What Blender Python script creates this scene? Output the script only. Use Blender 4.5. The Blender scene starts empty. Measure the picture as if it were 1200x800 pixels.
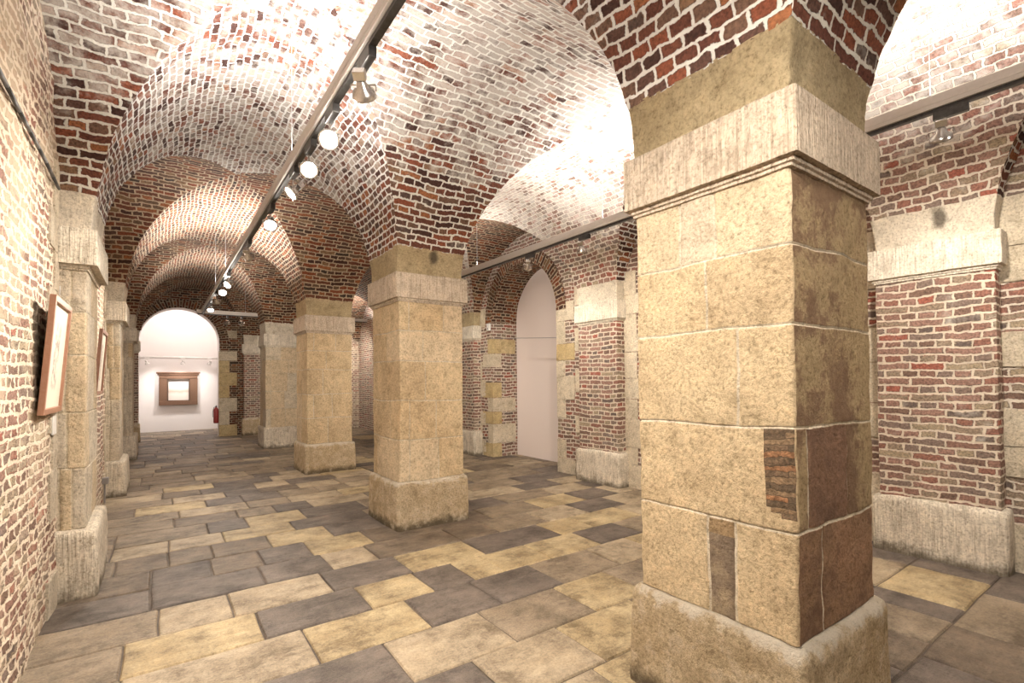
import bpy, math, random
from math import sin, cos, pi, sqrt
from mathutils import Vector, Matrix, noise as mn

S = bpy.context.scene
C = S.collection
random.seed(7)

# ------------------------------------------------------------------ camera
FPX, YAW, SY, PITCH, ROLL, H = 579.64, .62, 436.0, .0159, -.0097, 1.55
fwd = Vector((sin(YAW)*cos(PITCH), cos(YAW)*cos(PITCH), sin(PITCH)))
right0 = Vector((cos(YAW), -sin(YAW), 0))
up0 = right0.cross(fwd)
right = cos(ROLL)*right0 + sin(ROLL)*up0
up = -sin(ROLL)*right0 + cos(ROLL)*up0
cd = bpy.data.cameras.new('camera')
cd.sensor_width = 36; cd.lens = FPX/1200*36; cd.shift_y = (SY-400)/1200
cd.clip_start = .05
cam = bpy.data.objects.new('camera', cd)
m = Matrix((right, up, -fwd)).transposed().to_4x4(); m.translation = (0, 0, H)
cam.matrix_world = m
C.objects.link(cam); S.camera = cam

# ------------------------------------------------------------------ world, exposure
w = bpy.data.worlds.new('world'); S.world = w; w.use_nodes = True
w.node_tree.nodes['Background'].inputs[0].default_value = (.9, .93, 1, 1)
w.node_tree.nodes['Background'].inputs[1].default_value = .02
S.view_settings.view_transform = 'Standard'; S.view_settings.look = 'None'
S.view_settings.gamma = 1; S.view_settings.use_curve_mapping = False
S.view_settings.exposure = 1.25
WARM = (1, .91, .80); NEUT = (1, .965, .94); COOL = (1, .94, .91)
UP_W, SPOT_W, ROOM_W = 42, 52, 48

# ------------------------------------------------------------------ layout (metres)
Z0, RISE, ZN = 2.69, 1.56, 2.96          # springing, rise, top of the stone neck
OPEN = [(-2.23, .94), (1.72, 4.88), (5.66, 8.83), (9.61, 12.81), (13.59, 16.50)]
BANDS = [(-2.40, -2.23), (.94, 1.72), (4.88, 5.66), (8.83, 9.61), (12.81, 13.59), (16.50, 16.63)]
AISLE = [(-.41, 2.04), (2.80, 5.34)]
XL, XR, YB, YE = -.60, 5.50, -2.40, 16.62
JOINTS = [.49, .93, 1.34, 1.765, 2.087, 2.40]

# ------------------------------------------------------------------ node helpers
class N:
    def __init__(s, name):
        s.m = bpy.data.materials.new(name); s.m.use_nodes = True
        s.t = s.m.node_tree; s.n = s.t.nodes; s.b = s.n['Principled BSDF']
    def add(s, typ, **kw):
        n = s.n.new(typ)
        for k, v in kw.items():
            if k[0] == '_': setattr(n, k[1:], v)
        return n
    def put(s, sock, v):
        if isinstance(v, bpy.types.NodeSocket): s.t.links.new(v, sock)
        elif isinstance(v, (tuple, list)) and len(v) == 3 and sock.type == 'RGBA': sock.default_value = (*v, 1)
        else: sock.default_value = v
    def uv(s):
        n = s.add('ShaderNodeUVMap'); n.uv_map = 'UVMap'; return n.outputs[0]
    def obj(s):
        n = s.add('ShaderNodeNewGeometry'); return n.outputs['Position']
    def noise(s, vec, scale, detail=3, rough=.55, color=False, stretch=None):
        if stretch:
            mp = s.add('ShaderNodeMapping'); s.put(mp.inputs[0], vec); mp.inputs['Scale'].default_value = stretch; vec = mp.outputs[0]
        n = s.add('ShaderNodeTexNoise'); s.put(n.inputs['Vector'], vec)
        n.inputs['Scale'].default_value = scale; n.inputs['Detail'].default_value = detail; n.inputs['Roughness'].default_value = rough
        return n.outputs['Color' if color else 'Fac']
    def voro(s, vec, scale):
        n = s.add('ShaderNodeTexVoronoi'); s.put(n.inputs['Vector'], vec); n.inputs['Scale'].default_value = scale
        return n.outputs['Distance']
    def math(s, op, a, b=0., c=0., clamp=False):
        n = s.add('ShaderNodeMath'); n.operation = op; n.use_clamp = clamp
        s.put(n.inputs[0], a); s.put(n.inputs[1], b); s.put(n.inputs[2], c); return n.outputs[0]
    def vmath(s, op, a, b):
        n = s.add('ShaderNodeVectorMath'); n.operation = op
        s.put(n.inputs[0], a)
        if op == 'SCALE': s.put(n.inputs['Scale'], b)
        else: s.put(n.inputs[1], b)
        return n.outputs[0]
    def ramp(s, fac, stops, const=False):
        n = s.add('ShaderNodeValToRGB'); s.put(n.inputs[0], fac)
        r = n.color_ramp
        if const: r.interpolation = 'CONSTANT'
        while len(r.elements) < len(stops): r.elements.new(.5)
        for e, (p, c) in zip(r.elements, stops):
            e.position = p; e.color = (*c, 1) if isinstance(c, tuple) else (c, c, c, 1)
        return n.outputs[0]
    def step(s, v, a, b):
        n = s.add('ShaderNodeMapRange'); n.interpolation_type = 'SMOOTHSTEP'
        s.put(n.inputs[0], v); n.inputs[1].default_value = a; n.inputs[2].default_value = b; return n.outputs[0]
    def mix(s, f, a, b, mode='MIX'):
        n = s.add('ShaderNodeMix'); n.data_type = 'RGBA'; n.blend_type = mode
        s.put(n.inputs[0], f); s.put(n.inputs[6], a); s.put(n.inputs[7], b); return n.outputs[2]
    def xyz(s, v):
        n = s.add('ShaderNodeSeparateXYZ'); s.put(n.inputs[0], v); return n.outputs
    def bump(s, h, dist, strength=1., prev=None):
        n = s.add('ShaderNodeBump'); s.put(n.inputs['Height'], h); n.inputs['Distance'].default_value = dist
        n.inputs['Strength'].default_value = strength
        if prev: s.put(n.inputs['Normal'], prev)
        return n.outputs[0]
    def out(s, col, rough=.9, nrm=None, metal=0, spec=.3):
        s.put(s.b.inputs['Base Color'], col); s.put(s.b.inputs['Roughness'], rough)
        s.b.inputs['Metallic'].default_value = metal
        s.b.inputs['Specular IOR Level'].default_value = spec
        if nrm: s.put(s.b.inputs['Normal'], nrm)
        return s.m

def plain(name, col, rough=.5, metal=0, emit=0):
    k = N(name)
    v = k.noise(k.obj(), 40, 2)
    c = k.mix(.08, col, k.ramp(v, [(0, (0, 0, 0)), (1, (1, 1, 1))]))
    k.out(c, rough, None, metal, .5)
    if emit:
        k.put(k.b.inputs['Emission Color'], col); k.b.inputs['Emission Strength'].default_value = emit
    return k.m

RED = [(0, (.07, .035, .028)), (.14, (.14, .055, .038)), (.3, (.24, .08, .045)), (.42, (.12, .065, .05)), (.55, (.17, .065, .042)),
       (.68, (.32, .13, .06)), (.75, (.17, .10, .07)), (.88, (.24, .14, .085)), (.94, (.10, .065, .055))]
PINK = [(0, (.20, .13, .10)), (.14, (.27, .16, .125)), (.3, (.28, .14, .105)), (.42, (.23, .17, .14)), (.55, (.31, .19, .15)),
        (.70, (.33, .12, .085)), (.75, (.29, .225, .165)), (.88, (.36, .29, .20)), (.95, (.15, .115, .10))]
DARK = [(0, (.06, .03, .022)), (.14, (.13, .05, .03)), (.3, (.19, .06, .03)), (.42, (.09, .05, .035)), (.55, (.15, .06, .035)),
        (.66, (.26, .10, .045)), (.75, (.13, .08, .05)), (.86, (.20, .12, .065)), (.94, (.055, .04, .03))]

def brick(name, pal, mortar, width=.24, squash=.5, wash=.2, crown_lit_wash=None, row=.064, msize=.014, bump=.022, washcol=(.62, .57, .50), disp=0, big=0):
    k = N(name)
    uv = k.uv()
    d1 = k.vmath('SCALE', k.vmath('SUBTRACT', k.noise(uv, 2.2, 2, color=True), (.5, .5, .5)), .07)
    d2 = k.vmath('SCALE', k.vmath('SUBTRACT', k.noise(uv, 22, 3, .6, color=True), (.5, .5, .5)), .034)
    p = k.vmath('ADD', k.vmath('ADD', uv, d1), d2)
    t = k.add('ShaderNodeTexBrick'); k.put(t.inputs['Vector'], p)
    t.offset = .5; t.squash = squash; t.squash_frequency = 2
    for nm, v in (('Color1', (0, 0, 0, 1)), ('Color2', (1, 1, 1, 1)), ('Mortar', (.5, .5, .5, 1)), ('Scale', 1.), ('Mortar Size', msize),
                  ('Mortar Smooth', 1.), ('Bias', 0.), ('Brick Width', width), ('Row Height', row)): t.inputs[nm].default_value = v
    col = k.ramp(t.outputs['Color'], pal, True)
    pos = k.obj()
    n1 = k.noise(pos, 1.3, 3); n2 = k.noise(pos, 60, 4, .7); n3 = k.noise(pos, 7, 5, .68)
    col = k.mix(.75, col, k.ramp(n2, [(.3, (.22, .2, .19)), (.5, (.9, .9, .9)), (.72, (1.6, 1.5, 1.45))]), 'MULTIPLY')
    mcol = k.mix(n3, tuple(c*.75 for c in mortar), tuple(min(.85, c*1.25) for c in mortar))
    # leftover limewash on the brick faces, plus lit vault brightness painted in by height
    wf = k.math('ADD', k.math('MULTIPLY', n1, .45), k.math('MULTIPLY', n3, .75))
    wf = k.math('ADD', wf, k.math('MULTIPLY', k.math('SUBTRACT', t.outputs['Color'], .5), .12))
    if crown_lit_wash:
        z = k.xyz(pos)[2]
        wf = k.math('ADD', wf, k.math('MULTIPLY', k.step(z, crown_lit_wash[0], crown_lit_wash[1]), crown_lit_wash[2]))
    if big: wf = k.math('ADD', wf, k.math('MULTIPLY', k.math('SUBTRACT', k.noise(pos, .9, 2), .5), big*2))
    wf = k.step(wf, .78-wash*.5, 1.0-wash*.5)
    col = k.mix(k.math('MULTIPLY', wf, .66), col, washcol)
    fe = k.math('ADD', t.outputs['Fac'], k.math('ADD', k.math('MULTIPLY', k.math('SUBTRACT', n2, .5), 1.1), k.math('MULTIPLY', k.math('SUBTRACT', n3, .5), .8)))
    fac = k.step(fe, .20, .52)
    col = k.mix(fac, col, mcol)
    hgt = k.math('SUBTRACT', 1., fac)
    hgt = k.math('ADD', k.math('MULTIPLY', hgt, .28 if disp else .8), k.math('ADD', k.math('MULTIPLY', n2, .35), k.math('MULTIPLY', n3, .9)))
    if disp:
        d = k.add('ShaderNodeDisplacement'); k.put(d.inputs['Height'], hgt); d.inputs['Midlevel'].default_value = .8; d.inputs['Scale'].default_value = disp
        k.t.links.new(d.outputs[0], k.n['Material Output'].inputs['Displacement']); k.m.displacement_method = 'BOTH'
        return k.out(col, .92, None, spec=.2)
    return k.out(col, .92, k.bump(hgt, bump), spec=.2)

M = {}
WM = (.60, .54, .46)
M['vault'] = brick('vault_brick_main', RED, (.74, .69, .64), width=.12, squash=1., wash=.1, crown_lit_wash=(3.25, 4.0, .25))
M['vault_x'] = brick('vault_brick_cross', RED, (.72, .67, .60), wash=.1, crown_lit_wash=(3.3, 4.0, .28))
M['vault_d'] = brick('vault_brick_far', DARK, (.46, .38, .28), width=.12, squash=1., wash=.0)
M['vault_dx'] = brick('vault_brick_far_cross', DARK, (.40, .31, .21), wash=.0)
M['vault_r'] = brick('vault_brick_right', PINK, (.64, .57, .47), width=.12, squash=1., wash=.25, crown_lit_wash=(3.1, 4.0, .2))
M['wall_l'] = brick('left_wall_brick', PINK, (.66, .56, .44), wash=.50, bump=.03, washcol=(.56, .46, .33), big=.5, msize=.017, disp=.024)
M['wall_r'] = brick('right_wall_brick', PINK, (.66, .58, .48), wash=.12)
M['shaft_b'] = brick('pilaster_brick', PINK, (.64, .55, .44), wash=.2)
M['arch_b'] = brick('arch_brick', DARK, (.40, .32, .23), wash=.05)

def stone(name, a, b, pit=.5, dirt=.0, comb=False, bump=.02, wash=0., stain=None, top=0., streak=None, blots=()):
    k = N(name); pos = k.obj()
    n0 = k.noise(pos, 1.6, 4, .6); n1 = k.noise(pos, 9, 6, .7); n2 = k.noise(pos, 55, 6, .78)
    n3 = k.noise(pos, 26, 5, .75)
    col = k.mix(k.ramp(n0, [(.32, 0.), (.68, 1.)]), a, b)
    col = k.mix(.7, col, k.ramp(n1, [(.28, (.55, .52, .47)), (.5, (1, 1, 1)), (.75, (1.28, 1.25, 1.2))]), 'MULTIPLY')
    col = k.mix(.85, col, k.ramp(n2, [(.34, (.42, .38, .33)), (.48, (.95, .95, .94)), (.7, (1.3, 1.3, 1.3))]), 'MULTIPLY')
    if streak:
        x, _, z = k.xyz(pos)
        c = k.math('ADD', x, k.math('ADD', k.math('MULTIPLY', k.math('SUBTRACT', z, 1.4), .12), k.math('MULTIPLY', k.math('SUBTRACT', n1, .5), .35)))
        d = k.math('ABSOLUTE', k.math('SUBTRACT', c, 2.47))
        mk = k.math('MULTIPLY', k.math('SUBTRACT', 1., k.step(d, .06, .15)), k.math('SUBTRACT', 1., k.step(k.math('ADD', z, n1), 2.05, 2.35)))
        m2 = k.step(k.math('ADD', n1, k.math('MULTIPLY', n0, .6)), .72, .92)
        col = k.mix(k.math('MULTIPLY', k.math('MAXIMUM', mk, m2), .8), col, streak)
    pitf = k.math('MULTIPLY', k.step(n2, .60, .68), k.step(n3, .50, .60))
    col = k.mix(k.math('MULTIPLY', pitf, pit), col, tuple(x*.3 for x in a))
    z = k.xyz(pos)[2]
    if dirt:
        g = k.math('MULTIPLY', k.math('SUBTRACT', 1., k.step(k.math('ADD', z, k.math('MULTIPLY', k.math('SUBTRACT', n1, .5), .22)), .0, .12)), dirt)
        col = k.mix(g, col, (.09, .07, .045))
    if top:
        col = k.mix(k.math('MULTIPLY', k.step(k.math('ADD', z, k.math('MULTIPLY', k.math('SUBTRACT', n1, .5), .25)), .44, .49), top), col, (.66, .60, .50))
    if wash:
        col = k.mix(k.math('MULTIPLY', k.step(n1, .50, .62), wash), col, (.72, .66, .56))
    if stain:
        sm = k.step(k.math('ADD', k.math('MULTIPLY', n0, .6), k.math('MULTIPLY', n1, .8)), .58, .82)
        col = k.mix(k.math('MULTIPLY', sm, stain[1]), col, stain[0])
    for bc, br in blots:
        dd = k.add('ShaderNodeVectorMath'); dd.operation = 'DISTANCE'
        k.put(dd.inputs[0], k.vmath('MULTIPLY', pos, (1, 1, .6))); k.put(dd.inputs[1], (bc[0], bc[1], bc[2]*.6))
        bm_ = k.step(k.math('ADD', dd.outputs['Value'], k.math('MULTIPLY', k.math('SUBTRACT', n1, .5), br*.8)), br, br*.35)
        col = k.mix(k.math('MULTIPLY', bm_, .8), col, (.05, .04, .03))
    h = k.math('ADD', k.math('MULTIPLY', n1, .8), k.math('ADD', k.math('MULTIPLY', n2, .55), k.math('MULTIPLY', n3, .45)))
    h = k.math('SUBTRACT', h, k.math('MULTIPLY', pitf, .5))
    if comb:
        cn = k.noise(pos, 75, 2, .5, stretch=(1, 1, .05))
        h = k.math('ADD', h, k.math('MULTIPLY', cn, .9))
        col = k.mix(.5, col, k.ramp(cn, [(.32, (.55, .51, .46)), (.58, (1.1, 1.1, 1.1))]), 'MULTIPLY')
    return k.out(col, .93, k.bump(h, bump*1.35), spec=.2)

M['st_a'] = stone('limestone_ochre', (.56, .42, .255), (.64, .51, .33))
M['st_b'] = stone('limestone_tan', (.51, .385, .235), (.60, .47, .305))
M['st_c'] = stone('limestone_buff', (.60, .475, .32), (.68, .56, .39))
M['st_g'] = stone('limestone_grey', (.48, .39, .28), (.56, .47, .36), pit=.2, bump=.01)
M['st_s'] = stone('limestone_stained', (.39, .285, .155), (.47, .355, .205), pit=.8, streak=(.17, .095, .06))
M['st_red'] = stone('limestone_reddened', (.36, .21, .125), (.32, .21, .12), pit=.9, stain=((.15, .085, .055), .9))
M['st_dk'] = stone('limestone_brown', (.24, .17, .10), (.36, .25, .14))
M['st_rd'] = stone('limestone_red_insert', (.25, .145, .095), (.30, .18, .11), pit=.8, stain=((.13, .075, .05), .8))
M['joint'] = stone('lime_joint', (.50, .42, .30), (.66, .58, .46), pit=.5, bump=.012)
M['joint_d'] = stone('joint_open', (.34, .26, .16), (.56, .46, .32), pit=.6, bump=.012)
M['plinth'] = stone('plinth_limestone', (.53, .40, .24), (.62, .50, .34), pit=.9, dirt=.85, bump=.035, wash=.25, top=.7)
M['cap'] = stone('tooled_capital_stone', (.50, .415, .325), (.58, .49, .39), pit=.2, comb=True, bump=.012)
M['cap_w'] = stone('limewashed_capital', (.64, .58, .48), (.74, .68, .58), pit=.3, comb=True, bump=.010)
M['plinth_w'] = stone('limewashed_plinth', (.60, .53, .43), (.72, .65, .54), pit=.35, dirt=.8, comb=True, bump=.012)
M['neck'] = stone('neck_stone', (.43, .335, .195), (.53, .43, .27), blots=[((2.44, 4.87, 2.90), .07)], pit=.6, bump=.03)
M['neck_w'] = stone('pale_neck_stone', (.58, .52, .42), (.68, .61, .50), blots=[((5.33, 1.27, 2.87), .07)], pit=.4, bump=.015)
M['quoin'] = stone('pale_quoin', (.56, .48, .36), (.68, .60, .47), pit=.4, bump=.015)
M['quoin_y'] = stone('ochre_quoin', (.52, .39, .20), (.60, .48, .28), pit=.6, bump=.02)
M['pil_l'] = stone('left_pilaster_stone', (.64, .54, .41), (.74, .66, .53), pit=.5, bump=.03, wash=.4)

def slab(name, a, b, flake=.4, vein=(.12, .08, .05), rough=.44):
    k = N(name); pos = k.obj(); v = k.uv()
    n0 = k.noise(v, 2.1, 4, .6); n1 = k.noise(v, 8, 7, .78, stretch=(.6, 1.3, 1)); n2 = k.noise(v, 70, 5, .78); n4 = k.noise(v, 3.0, 8, .8)
    col = k.mix(k.ramp(n0, [(.35, 0.), (.65, 1.)]), a, b)
    col = k.mix(.8, col, k.ramp(n2, [(.32, (.5, .47, .44)), (.5, (1, 1, 1)), (.7, (1.3, 1.3, 1.28))]), 'MULTIPLY')
    col = k.mix(.85, col, k.ramp(n4, [(.38, (.36, .32, .28)), (.5, (1, 1, 1)), (.62, (1.35, 1.32, 1.28))]), 'MULTIPLY')
    col = k.mix(k.math('MULTIPLY', k.step(n1, .54, .62), flake), col, vein)
    col = k.mix(k.math('MULTIPLY', k.step(n1, .46, .38), .3), col, tuple(min(1, x*1.45) for x in b))
    h = k.math('ADD', k.math('MULTIPLY', n1, .7), k.math('MULTIPLY', n2, .3))
    r = k.math('ADD', rough-.14, k.math('MULTIPLY', n1, .4))
    return k.out(col, r, k.bump(h, .016, .9), spec=.4)
M['f_y'] = slab('flagstone_yellow', (.31, .235, .13), (.42, .335, .20), .35, (.16, .10, .05))
M['f_c'] = slab('flagstone_cream', (.285, .225, .15), (.37, .30, .21), .3, (.17, .12, .08))
M['f_t'] = slab('flagstone_tan', (.18, .14, .095), (.26, .205, .145), .35, (.10, .07, .045))
M['f_g'] = slab('flagstone_grey', (.085, .068, .055), (.16, .13, .108), .4, (.05, .04, .035))
M['f_b'] = slab('flagstone_brown', (.105, .078, .055), (.18, .14, .10), .4, (.06, .04, .03))
M['f_j'] = slab('floor_joint', (.06, .045, .035), (.12, .09, .065), .3)

M['white'] = stone('white_paint', (.80, .74, .71), (.83, .77, .74), pit=.0, bump=.002)
M['panel'] = stone('pinkish_white_paint', (.60, .53, .49), (.62, .55, .51), pit=0, bump=.001)
# paint is smooth and even
for nm in ('white', 'panel'):
    k = N(nm+'_paint_smooth'); c = (.80, .75, .72) if nm == 'white' else (.80, .71, .67)
    n = k.noise(k.obj(), 3, 3)
    M[nm] = k.out(k.mix(k.math('MULTIPLY', n, .12), c, tuple(x*.85 for x in c)), .7, k.bump(k.noise(k.obj(), 30, 3), .002))
M['beam'] = plain('grey_beam_metal', (.58, .54, .50), .45, .2)
M['black'] = plain('black_metal', (.015, .013, .013), .4, .2)
M['chrome'] = plain('satin_chrome', (.62, .60, .58), .25, .9)
M['steel'] = plain('wire_steel', (.6, .6, .6), .4, .8)
M['lens'] = plain('lit_lens', (1, .96, .88), .3, 0, 40)
M['lens_s'] = plain('dim_lens', (1, .96, .88), .3, 0, 6)
M['tube'] = plain('uplight_tube', (1, .93, .82), .3, 0, 8)
M['wood'] = plain('oak_frame', (.33, .15, .08), .45)
M['wood_d'] = plain('dark_backing', (.06, .035, .02), .7)
M['paper'] = plain('paper_mount', (.74, .68, .58), .8)
M['rail'] = plain('white_rail', (.78, .74, .70), .5)
M['bronze'] = plain('bronze_frame', (.20, .10, .055), .28, .8)
M['bronze_d'] = plain('bronze_dark', (.10, .055, .03), .4, .6)
M['red'] = plain('extinguisher_red', (.40, .02, .015), .35)
M['plast'] = plain('white_plastic', (.72, .70, .66), .4)
M['greyplast'] = plain('grey_plastic', (.22, .2, .19), .5)
M['glass'] = None
k = N('clear_glass'); k.b.inputs['Transmission Weight'].default_value = 1; k.b.inputs['Roughness'].default_value = .02
k.b.inputs['IOR'].default_value = 1.45; k.b.inputs['Alpha'].default_value = .12
k.put(k.b.inputs['Base Color'], k.mix(k.math('MULTIPLY', k.noise(k.obj(), 5, 1), .02), (1, 1, 1), (.9, .95, .95))); M['glass'] = k.m

# ------------------------------------------------------------------ mesh helpers
def jit(p, a):
    if not a: return p
    v = Vector(p)
    q = mn.noise_vector(v*2.3)*(a*.9) + mn.noise_vector(v*9.0+Vector((7, 3, 1)))*(a*.55) + mn.noise_vector(v*30.0)*(a*.22)
    return (v+q)[:]

class G:
    """collects quads with materials and UVs in metres, links them as one mesh object"""
    def __init__(s, amp=0.): s.v = []; s.f = []; s.uv = []; s.mi = []; s.mats = []; s.amp = amp
    def mat(s, m):
        if m not in s.mats: s.mats.append(m)
        return s.mats.index(m)
    def grid(s, fn, us, vs, mat, uvf=None, flip=False):
        b = len(s.v); nu, nv = len(us), len(vs)
        for v in vs:
            for u in us: s.v.append(jit(fn(u, v), s.amp))
        for j in range(nv-1):
            for i in range(nu-1):
                a = b+j*nu+i; q = [a, a+1, a+nu+1, a+nu]
                c = [(us[i], vs[j]), (us[i+1], vs[j]), (us[i+1], vs[j+1]), (us[i], vs[j+1])]
                if uvf: c = [uvf(*t) for t in c]
                if flip: q.reverse(); c.reverse()
                mm = mat((us[i]+us[i+1])/2, (vs[j]+vs[j+1])/2) if callable(mat) else mat
                s.f.append(q); s.uv += c; s.mi.append(s.mat(mm))
    def poly(s, pts, mat, uvs=None):
        b = len(s.v); s.v += [jit(p, s.amp) for p in pts]; s.f.append(list(range(b, b+len(pts))))
        s.uv += uvs or [(p[0]+p[1], p[2]) for p in pts]; s.mi.append(s.mat(mat))
    def box(s, x0, x1, y0, y1, z0, z1, mat, rot=None, c=None):
        P = [(x, y, z) for x in (x0, x1) for y in (y0, y1) for z in (z0, z1)]
        F = [(0, 1, 3, 2), (4, 6, 7, 5), (0, 4, 5, 1), (2, 3, 7, 6), (0, 2, 6, 4), (1, 5, 7, 3)]
        b = len(s.v)
        for p in P:
            if rot: p = tuple(rot @ Vector(p))
            if c: p = (p[0]+c[0], p[1]+c[1], p[2]+c[2])
            s.v.append(jit(p, s.amp))
        for f in F:
            s.f.append([b+i for i in f]); s.mi.append(s.mat(mat))
            for i in f:
                p = P[i]; s.uv.append((p[0]+p[1], p[2]) if abs(P[f[0]][2]-P[f[2]][2]) > 1e-6 else (p[0], p[1]))
    def lathe(s, prof, mat, org=(0, 0, 0), rot=None, n=24):
        """prof = [(r, h)] about +Z, closed at the ends if r=0"""
        b = len(s.v)
        for r, h in prof:
            for i in range(n):
                p = Vector((r*cos(2*pi*i/n), r*sin(2*pi*i/n), h))
                if rot: p = rot @ p
                s.v.append((p[0]+org[0], p[1]+org[1], p[2]+org[2]))
        for j in range(len(prof)-1):
            for i in range(n):
                a = b+j*n+i; c = b+j*n+(i+1) % n
                s.f.append([a, c, c+n, a+n]); s.mi.append(s.mat(mat)); s.uv += [(0, 0)]*4
        for j in (0, len(prof)-1):
            q = [b+j*n+i for i in range(n)]
            if j == 0: q.reverse()
            s.f.append(q); s.mi.append(s.mat(mat)); s.uv += [(0, 0)]*n
    def tube(s, pts, r, mat, n=8):
        for a, c in zip(pts[:-1], pts[1:]):
            a, c = Vector(a), Vector(c); d = c-a
            s.lathe([(r, 0), (r, d.length)], mat, a, d.to_track_quat('Z', 'Y').to_matrix(), n)
    def build(s, name, parent=None, smooth=False, bevel=0, loc=None, kind=None):
        me = bpy.data.meshes.new(name); vv = s.v
        if loc: vv = [(p[0]-loc[0], p[1]-loc[1], p[2]-loc[2]) for p in vv]
        me.from_pydata(vv, [], s.f)
        for mm in s.mats: me.materials.append(M[mm])
        me.polygons.foreach_set('material_index', s.mi)
        ul = me.uv_layers.new(name='UVMap'); ul.data.foreach_set('uv', [x for t in s.uv for x in t])
        if smooth: me.polygons.foreach_set('use_smooth', [True]*len(s.f))
        me.update()
        o = bpy.data.objects.new(name, me); C.objects.link(o)
        if bevel:
            md = o.modifiers.new('bevel', 'BEVEL'); md.width = bevel; md.segments = 2; md.limit_method = 'ANGLE'
        if loc: o.location = loc
        if parent: o.parent = parent; o.matrix_parent_inverse = parent.matrix_world.inverted() if not loc else Matrix()
        if kind: o['kind'] = kind
        return o

def lin(a, b, n): return [a+(b-a)*i/n for i in range(n+1)]
def seg(a, b, st): return lin(a, b, max(1, int(math.ceil(abs(b-a)/st))))
def thing(name, label, cat, loc, group=None, rotz=0):
    o = bpy.data.objects.new(name, None); o.empty_display_size = .2; C.objects.link(o)
    o.location = loc; o.rotation_euler = (0, 0, rotz); o['label'] = label; o['category'] = cat
    if group: o['group'] = group
    bpy.context.view_layer.update()
    return o
def tag(o, label, cat, group=None):
    o['label'] = label; o['category'] = cat
    if group: o['group'] = group
    return o

# ------------------------------------------------------------------ vault (ceiling)
def bay_half(i): return (OPEN[i][1]-OPEN[i][0])/2
def res_at(y): return .035 if y < 6 else .07
def thetas(st):
    t0 = math.asin((ZN-Z0)/RISE); n = int((pi-2*t0)*1.45/st); n += n % 2
    return lin(t0, pi-t0, n)
vault = G(.016)
for ai, (xa, xb) in enumerate(AISLE):
    xc, ha = (xa+xb)/2, (xb-xa)/2
    for bi, (ya, yb) in enumerate(BANDS):
        hp = bay_half(bi-1) if bi > 0 else 0
        hn = bay_half(bi) if bi < len(OPEN) else 0
        st = res_at(ya)
        th = thetas(st); vs = lin(0, 1, int(3.9/st))
        def ye(t, s):
            k_ = 1-abs(cos(t)); a = ya-hp*k_; b = yb+hn*k_; return a+(b-a)*s
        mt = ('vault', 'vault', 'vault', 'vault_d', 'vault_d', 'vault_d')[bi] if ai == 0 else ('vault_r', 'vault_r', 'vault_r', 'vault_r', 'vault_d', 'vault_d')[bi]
        vault.grid(lambda t, s: (xc-ha*cos(t), ye(t, s), Z0+RISE*sin(t)), th, vs, mt, lambda t, s: (ye(t, s), t*1.4), flip=True)
for bi, (ya, yb) in enumerate(OPEN):
    yc, hb = (ya+yb)/2, (yb-ya)/2
    ha = (AISLE[0][1]-AISLE[0][0])/2; hc = (AISLE[1][1]-AISLE[1][0])/2
    for xa, xb, pl, pr in ((XL-.04, AISLE[0][0], 0, ha), (AISLE[0][1], AISLE[1][0], ha, hc), (AISLE[1][1], XR+.04, hc, 0)):
        st = res_at(ya)
        th = thetas(st); us = lin(0, 1, int((1.6 if pl*pr == 0 else 3.3)/st))
        def xe(t, s):
            k_ = 1-abs(cos(t)); a = xa-pl*k_; b = xb+pr*k_; return a+(b-a)*s
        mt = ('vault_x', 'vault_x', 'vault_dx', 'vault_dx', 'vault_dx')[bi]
        vault.grid(lambda s, t: (xe(t, s), yc-hb*cos(t), Z0+RISE*sin(t)), us, th, mt, lambda s, t: (xe(t, s), t*1.5+.03), flip=False)
vault.build('ceiling', smooth=True, kind='structure')

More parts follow.
